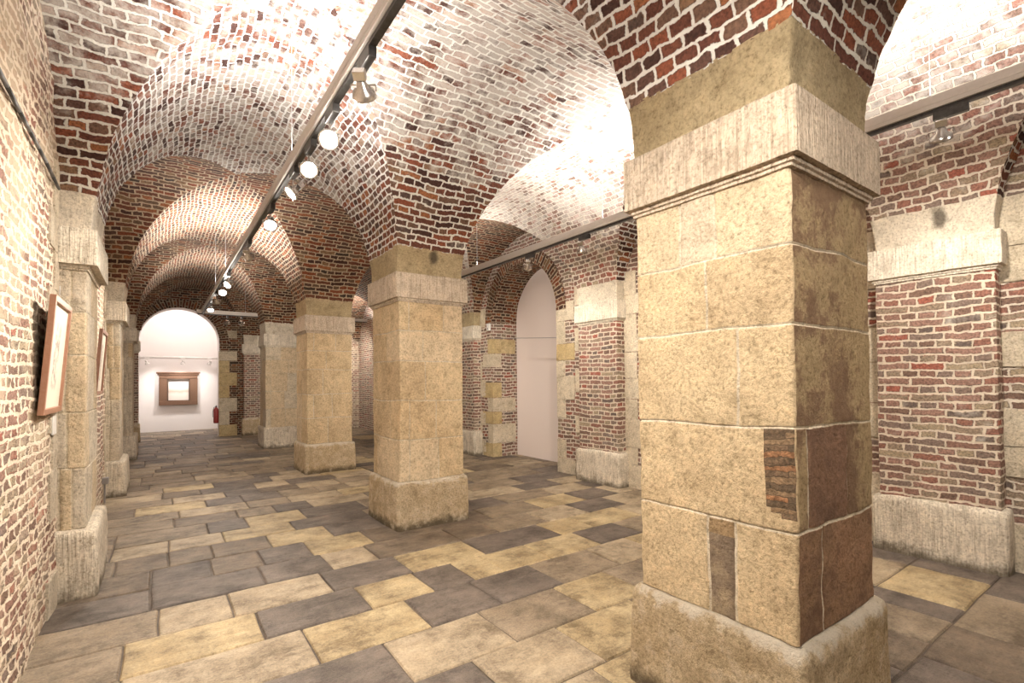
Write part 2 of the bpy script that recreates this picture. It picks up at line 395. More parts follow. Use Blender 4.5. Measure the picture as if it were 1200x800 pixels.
# ------------------------------------------------------------------ floor of flagstones
rows = [-2.45, -1.9, -1.45, -.98, -.5, -.02, .46, .95, 1.45, 1.95, 2.40, 2.87, 3.335, 3.77, 4.22, 4.67, 5.13, 5.58, 5.98, 6.47]
while rows[-1] < 19.6: rows.append(rows[-1]+random.uniform(.38, .50))
spec = {   # row index -> joints along the row with the kind of each stone
 8: [(-.62, 't'), (.4, 'g'), (1.2, 'c'), (1.9, 'y'), (2.84, 'b'), (3.66, 't'), (4.07, 'g'), (4.35, 'c'), (5.03, 'g')],
 7: [(-.62, 't'), (.4, 'g'), (1.2, 'c'), (1.9, 'y'), (2.9, 'g'), (3.2, 'b'), (3.66, 't'), (4.07, 'g'), (4.35, 'y'), (5.03, 'g')],
 6: [(-.62, 't'), (.5, 'c'), (1.3, 't'), (2.1, 'y'), (2.9, 'g'), (3.45, 'b'), (4.03, 't'), (4.8, 'g')],
 5: [(-.62, 't'), (.5, 'c'), (1.3, 't'), (2.1, 'y'), (2.8, 'b'), (3.5, 'g'), (4.4, 't'), (5.0, 'g')],
 9: [(-.62, 'y'), (.35, 'c'), (.95, 'g'), (1.41, 'c'), (2.02, 'y'), (2.7, 't'), (3.3, 'y'), (3.9, 'g'), (4.5, 't'), (5.1, 'b')],
 10: [(-.62, 'y'), (-.1, 'c'), (.42, 'g'), (1.08, 'c'), (1.745, 't'), (2.40, 'y'), (2.92, 't'), (3.5, 'c'), (4.1, 'g'), (4.7, 't'), (5.2, 'g')],
 11: [(-.62, 't'), (-.16, 'c'), (.73, 'y'), (1.42, 'g'), (1.955, 'g'), (2.52, 't'), (3.17, 'c'), (3.7, 'y'), (4.2, 'g'), (4.8, 't')],
 12: [(-.62, 't'), (-.17, 'y'), (.53, 'g'), (1.195, 'y'), (1.67, 'g'), (2.02, 'y'), (2.30, 'y'), (2.79, 'y'), (3.41, 'g'), (3.99, 't'), (4.54, 'c')],
 13: [(-.62, 't'), (0, 'c'), (.41, 'c'), (1.06, 'g'), (1.69, 'y'), (2.39, 'g'), (3.30, 'y'), (3.75, 'y'), (4.5, 'c'), (5.1, 't')],
 14: [(-.62, 'g'), (-.05, 'g'), (.68, 'g'), (1.18, 'c'), (1.58, 'b'), (2.4, 'b'), (2.85, 't'), (3.5, 'c'), (4.1, 'g'), (4.75, 'c'), (5.2, 't')],
 15: [(-.62, 'b'), (-.05, 'g'), (.36, 'b'), (.74, 'g'), (1.14, 'y'), (1.7, 'b'), (3.07, 't'), (3.8, 'y'), (4.5, 'g'), (5.1, 'c')],
 16: [(-.62, 't'), (-.3, 'b'), (.07, 'b'), (.40, 'b'), (.88, 'y'), (1.45, 'g'), (2.0, 'b'), (3.0, 'g'), (3.6, 't'), (4.4, 'c'), (5.1, 'g')],
 17: [(-.62, 't'), (-.35, 'c'), (.08, 'c'), (.53, 'y'), (1.18, 'g'), (2.0, 't'), (2.7, 'g'), (3.3, 'c'), (4.2, 'g'), (4.9, 'c')],
 18: [(-.62, 't'), (-.35, 't'), (.42, 'g'), (.8, 'y'), (1.39, 'g'), (2.1, 't'), (2.8, 'c'), (3.6, 't'), (4.5, 'g')],
}
fl = G(.0035); fl.amp = 0
fl.grid(lambda u, v: (u, v, -.012), [-.75, 6.4], [-2.6, 20], 'f_j')
def stonequad(x0, x1, y0, y1, kind):
    g = .0035; st = .07 if y0 < 5 else .25
    dz = random.uniform(-.003, .003); tx = random.uniform(-.004, .004); ox, oy = random.uniform(0, 50), random.uniform(0, 50)
    cx, cy = (x0+x1)/2, (y0+y1)/2
    us = [x0+g, x0+g+.008]+seg(x0+g+.02, x1-g-.02, st)+[x1-g-.008, x1-g]
    vs = [y0+g, y0+g+.008]+seg(y0+g+.02, y1-g-.02, st)+[y1-g-.008, y1-g]
    def f(u, v):
        e = min(u-x0-g, x1-g-u, v-y0-g, y1-g-v)
        z = -.012 if e < .001 else (-.002 if e < .009 else 0)
        n = mn.noise(Vector((u*5+ox, v*5, 0)))*.003
        wob = mn.noise(Vector((u*2.4, v*2.4, ox*0+3)))*.010
        wo2 = mn.noise(Vector((u*2.4, v*2.4, 9)))*.010
        return (u+wob, v+wo2, z+n+dz+tx*(u-cx))
    fl.grid(f, us, vs, 'f_'+kind, lambda u, v: (u+ox, v+oy))
for ri in range(len(rows)-1):
    y0, y1 = rows[ri], rows[ri+1]
    sp = spec.get(ri)
    if not sp:
        x = -.62; sp = []; last = ''
        while x < 6.2:
            kk = random.choice('ttgbccygbt' if y0 < 14 else 'tggbbtc')
            sp.append((x, kk)); x += random.uniform(.38, .85)
    xs = [p[0] for p in sp]+[6.3]
    if ri in spec and xs[-2] < 5.6: pass
    for i, (x, kk) in enumerate(sp):
        if kk in 'cy' and random.random() < .12 and y0 > 6: kk = 't'
        stonequad(xs[i], min(xs[i+1], 6.3), y0, y1, kk)
fl.build('floor', kind='structure')

# ------------------------------------------------------------------ walls
wl = G(.02); wl.amp = .016
wl.grid(lambda u, v: (XL, u, v), seg(YB, 2.3, .1)+seg(2.315, 7, .014)+seg(7.05, YE+.1, .08), seg(-.05, 3.3, .014)+seg(3.35, 4.5, .1), 'wall_l', flip=True)
wl.build('wall_left', smooth=True, kind='structure')

DY0, DY1, DZ, DR = 6.37, 8.37, 2.72, 1.0        # archway in the right wall
DC = (DY0+DY1)/2
wr = G(.010)
def wmat(u, v): return 'wall_r'
wr.grid(lambda u, v: (XR, u, v), seg(YB, DY0, .06), seg(-.05, 4.5, .08), wmat)
wr.grid(lambda u, v: (XR, u, v), seg(DY1, YE+.1, .12), seg(-.05, 4.5, .1), wmat)
def arz(y, c, r, z): return z+1.02*sqrt(max(0, r*r-(y-c)**2))
wr.grid(lambda t, s: (XR, DC-DR*cos(t), arz(DC-DR*cos(t), DC, DR, DZ)*(1-s)+4.5*s), lin(0, pi, 48), lin(0, 1, 16), wmat,
        lambda t, s: (DC-DR*cos(t), arz(DC-DR*cos(t), DC, DR, DZ)*(1-s)+4.5*s))
for yy, fl_ in ((DY0, False), (DY1, True)):
    wr.grid(lambda u, v: (u, yy, v), seg(XR, 6.1, .1), seg(-.05, DZ, .1), 'wall_r', flip=fl_)
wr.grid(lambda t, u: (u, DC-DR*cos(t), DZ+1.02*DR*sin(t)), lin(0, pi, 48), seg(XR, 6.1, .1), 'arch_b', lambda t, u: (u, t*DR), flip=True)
wr.build('wall_right', smooth=True, kind='structure')
pn = G(); pn.grid(lambda u, v: (6.1, u, v), seg(DY0-.15, DY1+.2, .3), seg(-.02, 3.95, .3), 'panel')
pn.grid(lambda u, v: (6.1+u, DY0-.15, v), [0, .04], [-.02, 3.95], 'panel'); pn.build('wall_passage', kind='structure')

bw = G(); bw.grid(lambda u, v: (u, YB, v), seg(XL-.1, XR+.1, .3), seg(-.05, 4.5, .3), 'wall_r'); bw.build('wall_rear', kind='structure')

# end wall with the arched opening into the white room
AX0, AX1, AZ = -.45, 1.43, 2.73
AC, AR = (AX0+AX1)/2, (AX1-AX0)/2
we = G(.006)
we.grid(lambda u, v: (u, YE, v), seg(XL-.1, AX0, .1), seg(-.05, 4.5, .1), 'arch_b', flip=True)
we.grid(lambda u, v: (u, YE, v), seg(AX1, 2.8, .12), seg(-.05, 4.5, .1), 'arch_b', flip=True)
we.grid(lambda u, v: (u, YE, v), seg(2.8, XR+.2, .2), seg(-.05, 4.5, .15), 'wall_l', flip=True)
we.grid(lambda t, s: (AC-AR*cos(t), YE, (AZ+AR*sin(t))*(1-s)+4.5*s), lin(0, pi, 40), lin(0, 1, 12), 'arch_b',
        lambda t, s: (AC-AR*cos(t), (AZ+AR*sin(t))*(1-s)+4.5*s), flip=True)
we.build('wall_end', smooth=True, kind='structure')
# reveal and white room
rm = G()
rm.grid(lambda t, u: (AC-AR*cos(t), u, AZ+AR*sin(t)), lin(0, pi, 40), [YE, YE+.55], 'white', flip=False)
rm.grid(lambda u, v: (AX0, u, v), [YE, YE+.55], [-.02, AZ], 'white'); rm.grid(lambda u, v: (AX1, u, v), [YE, YE+.55], [-.02, AZ], 'white')
rm.build('wall_reveal', kind='structure')
rm = G()
rm.grid(lambda u, v: (u, 19.6, v), seg(-.75, 2.2, .5), seg(-.02, 4.6, .5), 'white'); rm.build('wall_back', kind='structure')
rm = G()
rm.grid(lambda u, v: (-.62, u, v), [YE+.5, 19.6], [-.02, 4.6], 'white')
rm.grid(lambda u, v: (2.1, u, v), [YE+.5, 19.6], [-.02, 4.6], 'white')
rm.grid(lambda u, v: (u, YE+.56, v), [AX1, 2.1], [-.02, 4.6], 'white'); rm.grid(lambda u, v: (u, YE+.56, v), [-.62, AX0], [-.02, 4.6], 'white')
rm.grid(lambda t, s: (AC-AR*cos(t), YE+.56, (AZ+AR*sin(t))*(1-s)+4.6*s), lin(0, pi, 30), [0, 1], 'white')
rm.grid(lambda u, v: (u, v, 4.5), [-.62, 2.1], [YE+.56, 19.6], 'white')
rm.build('wall_room', kind='structure')

# ------------------------------------------------------------------ piers
def loop_fn(x0, x1, y0, y1, r=.012):
    """perimeter walk with rounded corners, starting at the (x0,y1) corner: left face, front face, right face, back face"""
    segs = []
    W, L = x1-x0, y1-y0
    def f(u, ex=0., ey=0.):
        X0, X1, Y0, Y1 = x0-ex, x1+ex, y0-ey, y1+ey
        if u < L: p = (X0, Y1-(Y1-Y0)*u/L)
        elif u < L+W: p = (X0+(X1-X0)*(u-L)/W, Y0)
        elif u < 2*L+W: p = (X1, Y0+(Y1-Y0)*(u-L-W)/L)
        else: p = (X1-(X1-X0)*(u-2*L-W)/W, Y1)
        # round: pull the corner in
        dx = min(p[0]-X0, X1-p[0]); dy = min(p[1]-Y0, Y1-p[1])
        q = max(dx, dy)
        if q < r:
            t = (r-q)/r; cxp = (X0+X1)/2; cyp = (Y0+Y1)/2
            o = r*.3*t*t
            p = (p[0]+(o if p[0] < cxp else -o), p[1]+(o if p[1] < cyp else -o))
        return p
    return f, 2*(W+L), W, L

def ring_us(W, L, st, extra=(), r=.012):
    us = []
    for a, b in ((0, L), (L, L+W), (L+W, 2*L+W), (2*L+W, 2*(L+W))):
        us += [a, a+r*.5, a+r]+[x for x in seg(a+2*r, b-2*r, st)]+[b-r, b-r*.5]
    us.append(2*(W+L)-1e-6)
    us += list(extra)
    return sorted(set(round(x, 6) for x in us))

def shaft(rect, joints, kinds, vj, st, amp, jm='joint', over=None):
    """ashlar courses; vj(course) -> vertical joint positions along the perimeter; kinds(course, block) -> material"""
    f, P, W, L = loop_fn(*rect); g = G(amp)
    for ci in range(len(joints)-1):
        za, zb = joints[ci], joints[ci+1]; hj = .007
        js = vj(ci, L, W)
        ex = [e for j in js for e in (j-.012, j-.006, j+.006, j+.012)]
        us = ring_us(W, L, st, ex)
        vs = [za, za+hj]+seg(za+hj+.006, zb-hj-.006, st)+[zb-hj, zb]
        def mat(u, v):
            if v < za+hj or v > zb-hj: return jm
            for j in js:
                if abs(u-j) < .0065: return jm
            if over:
                o = over(ci, u, v, L, W)
                if o: return o
            return kinds(ci, sum(1 for j in js if u > j))
        def pt(u, v):
            d = 0
            if v < za+hj*.5 or v > zb-hj*.5: d = -.006
            else:
                for j in js:
                    if abs(u-j) < .007: d = -.005
            s_ = (v-za)/(zb-za)
            w0 = mn.noise(Vector((u*3.1, ci*7.7, rect[2])))*.012 if ci else 0; w1 = mn.noise(Vector((u*3.1, (ci+1)*7.7, rect[2])))*.012
            p = f(u, d, d); return (p[0], p[1], v+w0*(1-s_)+w1*s_)
        g.grid(pt, us, vs, mat, flip=False)
    return g

def lofted(rect, levels, st, mat, amp, close_top=True, r=.012, ends=True):
    """levels: (z, ex, ey)"""
    f, P, W, L = loop_fn(*rect, r); g = G(amp); us = ring_us(W, L, st, r=r)
    lv = []
    for a, b in zip(levels[:-1], levels[1:]):
        n = max(1, int(abs(b[0]-a[0])/st)); lv += [tuple(a[k_]+(b[k_]-a[k_])*i/n for k_ in range(3)) for i in range(n)]
    lv.append(levels[-1])
    idx = list(range(len(lv)))
    def pt(u, i): z, ex, ey = lv[i]; p = f(u, ex, ey); return (p[0], p[1], z)
    g.grid(lambda u, i: pt(u, i), us, idx, mat, lambda u, i: (u, lv[int(i)][0]))
    if ends:
        for z, e, fl_ in ((levels[-1][0], levels[-1][1], False), (levels[0][0], levels[0][1], True)):
            g.grid(lambda u, v: (u, v, z), seg(rect[0]-e, rect[1]+e, st*2), seg(rect[2]-e, rect[3]+e, st*2), mat, flip=fl_)
    return g

def neck_levels(ha=1.225, hb=1.58):
    out = [(2.665, 0, 0), (Z0, 0, 0)]
    for i in range(1, 6):
        z = Z0+(ZN+.01-Z0)*i/5; t = math.asin((z-Z0)/RISE); out.append((z, ha*(1-cos(t)), hb*(1-cos(t))))
    return out

def pier(name, label, cat, group, rect, tone, near, brick_shaft=False, plinth='plinth', cap='cap', neck='neck', col1=False, pe=.045, ce=.045, seed=0, nrect=None):
    x0, x1, y0, y1 = rect
    rnd = random.Random(seed)
    st = .02 if near == 2 else (.04 if near == 1 else .09)
    amp = .010 if near == 2 else .009
    t = thing(name, label, cat, ((x0+x1)/2, (y0+y1)/2, 0), group)
    # plinth with worn rounded top
    pl = lofted(rect, [(-.01, pe+.004, pe+.004), (.03, pe+.004, pe+.004), (.44, pe, pe), (.475, pe-.008, pe-.008), (.488, pe-.022, pe-.022), (.492, pe-.04, pe-.04)], st, plinth, .013 if tone != 'w' else .006, r=.03)
    pl.build('plinth', t, smooth=True)
    if brick_shaft:
        g = lofted(rect, [(.485, 0, 0), (2.42, 0, 0)], st, 'shaft_b', .008, r=.01); g.build('brick_shaft', t, smooth=True)
    else:
        perm = [[rnd.random() for _ in range(8)] for _ in range(8)]
        def vj(ci, L, W):
            if col1:
                base = {0: [L-.43+.04, L-.30+.04, L+.22], 1: [L+.10, L+.47], 2: [L-.235], 3: [L-.385], 4: [L-.52, L-.33]}.get(ci, [])
                return base+[L+W+.3*(1+ci % 2)+.02, 2*L+W+.25+.2*(ci % 2)]
            o = []
            for k_, (a, n) in enumerate(((0, L), (L, W), (L+W, L), (2*L+W, W))):
                q = perm[ci][k_]; o.append(a+n*(.3+.4*q))
                if q > .6: o.append(a+n*.14)
            return o
        tones = {'y': ['st_a', 'st_a', 'st_b', 'st_c'], 'n': ['st_a', 'st_c', 'st_b', 'st_a'], 'p': ['st_c', 'st_c', 'quoin', 'st_c'], 'l': ['pil_l', 'pil_l', 'pil_l', 'st_c']}[tone]
        def kinds(ci, bi): return tones[int(perm[(ci*3+bi) % 8][(bi*2+ci) % 8]*3.999)]
        over = None
        if col1:
            def over(ci, u, v, L, W):
                wob = mn.noise(Vector((u*9, v*9, 1)))*.03
                if L+.012 < u < L+W:          # face towards the camera's right (front)
                    if ci == 0: return 'st_red'
                    if ci == 1: return 'st_rd' if L+.10 < u < L+.47 else 'st_s'
                    return 'st_s'
                if u <= L:
                    if ci == 1 and u > L-.13+wob*.2 and v > .98+.05*((L-u)/.13)**2: return 'brick_p'
                    if ci == 0 and L-.39 < u < L-.26: return 'brick_p2' if v < .86 else 'st_dk'
                    if ci == 4 and L-.52 < u < L-.33: return 'st_g'
                return None
        g = shaft(rect, JOINTS, kinds, vj, st, amp, over=over)
        g.build('shaft', t, smooth=True)
    cp = lofted(rect, [(2.385, .0, .0), (2.388, .012, .012), (2.40, .012, .012), (2.405, .022, .022), (2.422, .022, .022), (2.426, ce, ce), (2.684, ce, ce), (2.69, ce-.006, ce-.006)], st, cap, .004, r=.008)
    cp.build('capital', t, smooth=False)
    nk = lofted(nrect or rect, neck_levels(), st, neck, .016, ends=False, r=.012)
    nk.build('neck', t, smooth=True)
    return t
M['brick_p'] = brick('brick_patch', [(0, (.16, .11, .07)), (.3, (.12, .085, .055)), (.55, (.22, .15, .09)), (.8, (.28, .15, .08))], (.10, .07, .045), width=.3, squash=1., row=.024, msize=.003, wash=0)
M['brick_p2'] = stone('scored_insert', (.38, .28, .17), (.50, .40, .27), pit=1., stain=((.13, .09, .07), .8))

COLG = 'row of free standing limestone columns'
pier('stone_column', 'nearest limestone column, biggest in view, with dark red-brown stains on its right face', 'column', None,
     (2.04, 2.80, .94, 1.72), 'y', 2, col1=True, seed=1)
pier('stone_column', 'pale ochre limestone column second nearest, with a dark patch at the foot of its plinth', 'column', None,
     (2.04, 2.80, 4.88, 5.66), 'y', 1, seed=5)
pier('stone_column', 'darker ochre limestone column third nearest, with a black stained foot', 'column', None,
     (2.04, 2.80, 8.83, 9.61), 'n', 0, seed=9)
pier('stone_column', 'pale cream limestone column farthest away, left of and behind the darker ochre one', 'column', None,
     (2.04, 2.80, 12.81, 13.59), 'p', 0, plinth='plinth_w', cap='cap_w', neck='neck_w', seed=12)

LP = [(-.41, .94, None), (-.41, 4.88, 'rough pale stone pilaster on the left wall just beyond the nearest framed picture'),
      (-.41, 8.83, 'stone pilaster on the left wall just past the second framed picture'),
      (-.41, 12.81, 'third visible stone pilaster of the left wall, before the white room')]
for i, (xf, ya, lb) in enumerate(LP):
    if lb: pier('wall_pilaster', lb, 'pilaster', None, (XL-.01, -.44, ya-.07, ya+.74), 'l', 1 if i == 1 else 0, plinth='plinth_w', cap='cap_w', neck='neck_w', pe=.07, ce=.068, seed=20+i, nrect=(XL-.01, -.412, ya-.02, ya+.78))
RP = [(.94, 'wide brick pilaster with limewashed cap at far right, beyond the nearest column', 1), (4.88, 'brick pilaster with white stone cap right of the white archway', 1),
      (8.83, 'brown brick pilaster with stone cap left of the white archway', 0), (12.81, 'brick pilaster deep in the right aisle near its end wall', 0)]
for i, (ya, lb, nr) in enumerate(RP):
    pier('wall_pilaster', lb, 'pilaster', None, (5.335, XR+.01, ya, ya+.80), 'l', nr, brick_shaft=True, plinth='plinth_w', cap='cap_w', neck='neck_w' if i < 2 else 'neck', seed=30+i)
pier('wall_pilaster', 'brick pilaster on the end wall between the farthest column and the white room arch', 'pilaster', None, (2.04, 2.80, 16.50, YE+.01), 'l', 0, brick_shaft=True, plinth='plinth', cap='cap_w', neck='neck_w', seed=40)
pier('wall_pilaster', 'narrow brick corner pilaster left of the white room arch', 'pilaster', None, (XL-.01, -.45, 16.50, YE+.01), 'l', 0, brick_shaft=True, plinth='plinth', cap='cap_w', neck='neck_w', seed=41)

# ------------------------------------------------------------------ quoins and arch rings
def block(g, x0, x1, y0, y1, z0, z1, mat):
    st = .06
    for fx in (x0, x1): g.grid(lambda u, v: (fx, u, v), seg(y0, y1, st), seg(z0, z1, st), mat, flip=fx == x0)
    for fy in (y0, y1): g.grid(lambda u, v: (u, fy, v), seg(x0, x1, st), seg(z0, z1, st), mat, flip=fy == y1)
    for fz in (z0, z1): g.grid(lambda u, v: (u, v, fz), seg(x0, x1, st), seg(y0, y1, st), mat, flip=fz == z0)
def jamb(g, rnd, place, z1=2.72, mats=('quoin', 'quoin', 'quoin_y')):
    z = .0; i = 0
    while z < z1-.1:
        h = rnd.uniform(.24, .40); h = min(h, z1-z)
        if rnd.random() < .85 or i == 0: place(z, z+h-.008, i % 2, rnd.choice(mats))
        z += h; i += 1
rnd = random.Random(3)
ar = thing('brick_archway', 'tall round brick arch with stone jambs framing the white panel in the right wall', 'archway', (XR, DC, 0))
def stone_part(par, *a):
    g = G(.006); block(g, *a); g.build('jamb_stone', par)
jamb(None, rnd, lambda a, b, o, m_: stone_part(ar, XR-.012, XR+.2+.35*o, DY1-.012, DY1+(.17 if o else .36), a, b, m_), 2.55, ('quoin_y', 'quoin_y', 'quoin'))
jamb(None, rnd, lambda a, b, o, m_: stone_part(ar, XR-.012, XR+.2+.35*o, DY0-(.2 if o else .42), DY0+.012, a, b, m_), 2.85, ('quoin', 'quoin', 'quoin_y'))
g = G(.006)
g.grid(lambda t, r: (XR-.02, DC-r*cos(t), DZ-.1*0+1.02*r*sin(t)), lin(.0, pi, 70), lin(DR-.004, DR+.235, 4), 'arch_b', lambda t, r: (r-DR, t*DR*1.06))
g.grid(lambda t, u: (u, DC-(DR-.004)*cos(t), DZ+1.02*(DR-.004)*sin(t)), lin(0, pi, 70), [XR-.02, XR+.25], 'arch_b', lambda t, u: (u, t*DR), flip=True)
g.grid(lambda t, u: (u, DC-(DR+.235)*cos(t), DZ+1.02*(DR+.235)*sin(t)), lin(0, pi, 70), [XR-.02, XR+.02], 'arch_b', lambda t, u: (u, t*DR))
g.build('voussoir_ring', ar, smooth=True)

er = thing('brick_archway', 'brick header arch with pale stone jamb around the opening to the white room', 'archway', (AC, YE, 0))
jamb(None, rnd, lambda a, b, o, m_: stone_part(er, AX1-.01, AX1+(.25 if o else .45), YE-.012, YE+.10, a, b, m_), 3.1, ('quoin', 'quoin', 'quoin_y'))
g = G(.004)
g.grid(lambda t, r: (AC-r*cos(t), YE-.02, AZ+r*sin(t)), lin(0, pi, 60), lin(AR-.002, AR+.24, 4), 'arch_b', lambda t, r: (r-AR, t*AR*1.06), flip=True)
g.grid(lambda t, u: (AC-(AR-.002)*cos(t), u, AZ+(AR-.002)*sin(t)), lin(0, pi, 60), [YE-.02, YE+.03], 'arch_b', lambda t, u: (u, t*AR))
g.build('voussoir_ring', er, smooth=True)

# stone blocks bonded into the walls beside the pilasters
g = G(.008)
for (ya, yb) in ((.94, 1.74), (4.88, 5.68)):
    for side, lim in ((-1, ya), (1, yb)):
        if side == 1 and ya > 4: continue
        jamb(g, rnd, lambda a, b, o, m_: block(g, XR-.012, XR+.04, *(sorted((lim, lim+side*(.22 if o else .55)))), a, b, m_), 3.1, ('quoin',))
jamb(g, rnd, lambda a, b, o, m_: block(g, XR-.012, XR+.04, 5.68, 5.68+(.1 if o else .25), a, b, m_), 3.1, ('quoin',))
jamb(g, rnd, lambda a, b, o, m_: block(g, XR-.012, XR+.04, 8.83-(.0001+.06 if o else .2), 8.83, a, b, m_), 3.1, ('quoin',))
g.build('trim_1', kind='structure')
g = G(.012)
for lim, side in ((4.78, -1), (5.68, 1), (8.83, -1)):
    jamb(g, rnd, lambda a, b, o, m_: block(g, XL-.04, XL+.014, *(sorted((lim, lim+side*(.16 if o else .33)))), a, b, m_), 3.2, ('pil_l', 'quoin'))
g.build('trim_2', kind='structure')

# ------------------------------------------------------------------ lighting tracks
def add_light(kind, name, loc, power, color, parent, target=None, **kw):
    d = bpy.data.lights.new(name, kind); d.energy = power; d.color = color
    for a, b in kw.items(): setattr(d, a, b)
    o = bpy.data.objects.new(name, d); C.objects.link(o)
    o.location = Vector(loc)
    if target is not None: o.rotation_euler = (Vector(target)-Vector(loc)).to_track_quat('-Z', 'Y').to_euler()
    bpy.context.view_layer.update()
    if parent: o.parent = parent; o.matrix_parent_inverse = parent.matrix_world.inverted()
    return o

def beam(label, a, b, zb, along, wires, ups, gx=.0):
    """box beam from a to b (world), black track rail below it"""
    (xa, ya), (xb, yb) = a, b
    t = thing('track_beam', label, 'lighting track', ((xa+xb)/2, (ya+yb)/2, zb))
    g = G(); hw = .032
    for a_, b_, c_, d_ in ((-hw, hw, 0, .03), (-hw, -hw+.006, .03, .085), (hw-.006, hw, .03, .085)):
        if along == 'y': g.box(xa+a_, xa+b_, ya, yb, zb+c_, zb+d_, 'beam')
        else: g.box(xa, xb, ya+a_, ya+b_, zb+c_, zb+d_, 'beam')
    g.build('profile', t, bevel=.004)
    g = G()
    if along == 'y': g.box(xa-.016, xa+.018, ya+.02, yb-.02, zb-.022, zb-.0005, 'black')
    else: g.box(xa+.02, xb-.02, ya-.016, ya+.018, zb-.022, zb-.0005, 'black')
    g.build('rail', t)
    for (x, y, top) in wires:
        g = G(); g.tube([(x, y, zb+.085), (x, y, top)], .0025, 'steel', 6); g.lathe([(.012, 0), (.012, .02)], 'steel', (x, y, zb+.085), n=12)
        g.build('suspension_wire', t)
    for (p, q, pw) in ups:
        g = G()
        if along == 'y': g.box(xa-.02, xa+.02, p, q, zb+.031, zb+.05, 'tube')
        else: g.box(p, q, ya-.02, ya+.02, zb+.031, zb+.05, 'tube')
        g.build('uplight_strip', t)
        c = (xa, (p+q)/2, zb+.11) if along == 'y' else ((p+q)/2, ya, zb+.11)
        add_light('AREA', 'uplight', c, pw, NEUT, t, target=(c[0], c[1]+.0001, c[2]+1), shape='RECTANGLE',
                  size=.05 if along == 'y' else q-p, size_y=(q-p) if along == 'y' else .05)
    return t

def lamp(label, x, y, zb, aim, power, lens='lens', color=WARM, angle=150, group='spotlights on the lighting tracks', white=False):
    """adapter box, stem, yoke and dished head, lens facing aim"""
    t = thing('track_spotlight', label, 'spotlight', (x, y, zb-.022), group)
    bk = 'rail' if white else 'black'
    g = G(); g.box(x-.02, x+.02, y-.085, y+.085, zb-.075, zb-.023, bk) if not white else g.box(x-.06, x+.06, y-.02, y+.02, zb-.06, zb-.0, bk)
    g.build('adapter', t, bevel=.004)
    top = Vector((x, y+.05 if not white else y, zb-.075)); hd = top+Vector((0, 0, -.10))
    g = G(); g.tube([top, hd+Vector((0, 0, .02))], .006, 'chrome'); g.build('stem', t)
    d = (Vector(aim)-hd).normalized(); R = d.to_track_quat('Z', 'Y').to_matrix()
    g = G(); g.lathe([(.012, -.055), (.022, -.05), (.03, -.02), (.055, .0), (.060, .022), (.060, .03), (.054, .03), (.048, .02)], 'rail' if white else 'chrome', hd, R, 28)
    h = g.build('head', t, smooth=True)
    g = G(); g.lathe([(.05, .021), (.045, .0225)], lens, hd, R, 28); g.build('lens', h)
    g = G(); g.box(-.03, .03, -.022, .022, -.10, -.056, 'rail' if white else 'chrome', R, hd); g.build('driver_box', h, bevel=.003)
    g = G(); s_ = R @ Vector((1, 0, 0))
    for sg in (-1, 1): g.tube([hd+Vector((0, 0, .03)), hd+Vector((0, 0, .03))*1+s_*sg*.062, hd+s_*sg*.063], .004, 'chrome')
    g.build('yoke', t)
    add_light('SPOT', 'spot_beam', hd+d*.05, power, color, t, target=aim, spot_size=math.radians(angle), spot_blend=1., shadow_soft_size=.05)
    return t

XT, ZT = .82, 3.16
beam('long grey suspended track beam carrying spotlights down the left aisle', (XT, -1.6), (XT, 13.4), ZT, 'y',
     [(XT, 4.0, 4.22), (XT, 6.9, 4.22), (XT, 8.6, 4.22), (XT, 10.2, 4.22), (XT, 1.4, 4.22)],
     [(-.9, .7, UP_W*.5), (2.6, 4.6, UP_W*.75), (8.2, 9.9, UP_W*1.1), (11.8, 13.0, UP_W*.35)])
XT2, ZT2 = 4.06, 3.26
beam('grey suspended track beam in the right aisle, passing behind the nearest column', (XT2, -1.6), (XT2, 8.2), ZT2, 'y',
     [(XT2, 1.0, 4.22), (XT2, 3.9, 4.22), (XT2, 6.6, 4.22)], [(-.6, 1.6, UP_W*.7), (2.4, 5.2, UP_W*.75), (6.4, 7.8, UP_W*.25)])
beam('short grey crosswise track beam at the far end of the left aisle', (XT-.12, 13.44), (2.0, 13.44), ZT, 'x', [(1.7, 13.44, 4.0)], [])
beam('short crosswise track beam in front of the right aisle end wall', (3.2, 15.2), (5.3, 15.2), ZT+.25, 'x', [(4.2, 15.2, 4.22)], [(3.3, 5.2, UP_W*.7)])

L1 = [(2.34, (2.6, 5.0, 1.0), 'lens_s', 'spotlight nearest the camera on the left aisle track, turned edge-on'),
      (2.93, (-.3, 1.2, 1.4), 'lens', 'second spotlight along the left aisle track, round glowing face'),
      (3.43, (.2, .3, .3), 'lens', 'third spotlight along the left aisle track, brightest with star flare'),
      (3.92, (-.6, 3.9, 1.5), 'lens', 'fourth spotlight along the left aisle track, close beyond the brightest one'),
      (4.85, (.3, 2.5, .3), 'lens', 'fifth spotlight along the left aisle track, level with the second column'),
      (6.2, (2.1, 8.9, 1.2), 'lens_s', 'sixth spotlight along the left aisle track, dim face'),
      (8.2, (-.5, 7.2, 1.6), 'lens', 'seventh spotlight along the left aisle track, first of the far cluster'),
      (8.95, (.2, 5.4, .2), 'lens', 'eighth spotlight along the left aisle track, bright star in the far cluster'),
      (10.0, (2.2, 12.9, 1.2), 'lens', 'ninth spotlight along the left aisle track, in the far cluster'),
      (11.2, (.6, 9.5, .2), 'lens', 'tenth spotlight along the left aisle track, farthest of the cluster')]
for y, aim, ln, lb in L1: lamp(lb, XT, y, ZT, aim, SPOT_W*(1.5 if aim[0] < -.2 else 1), ln)
for y, aim in ((-.6, (1.6, 2.4, 0)), (.5, (2.1, 1.3, 1.2)), (1.2, (.8, 3.4, 0))):  # out-of-view lamps added as fill for the camera bay
    lamp('unseen fill spotlight added to the left aisle track above the camera', XT, y, ZT, aim, SPOT_W*1.2)
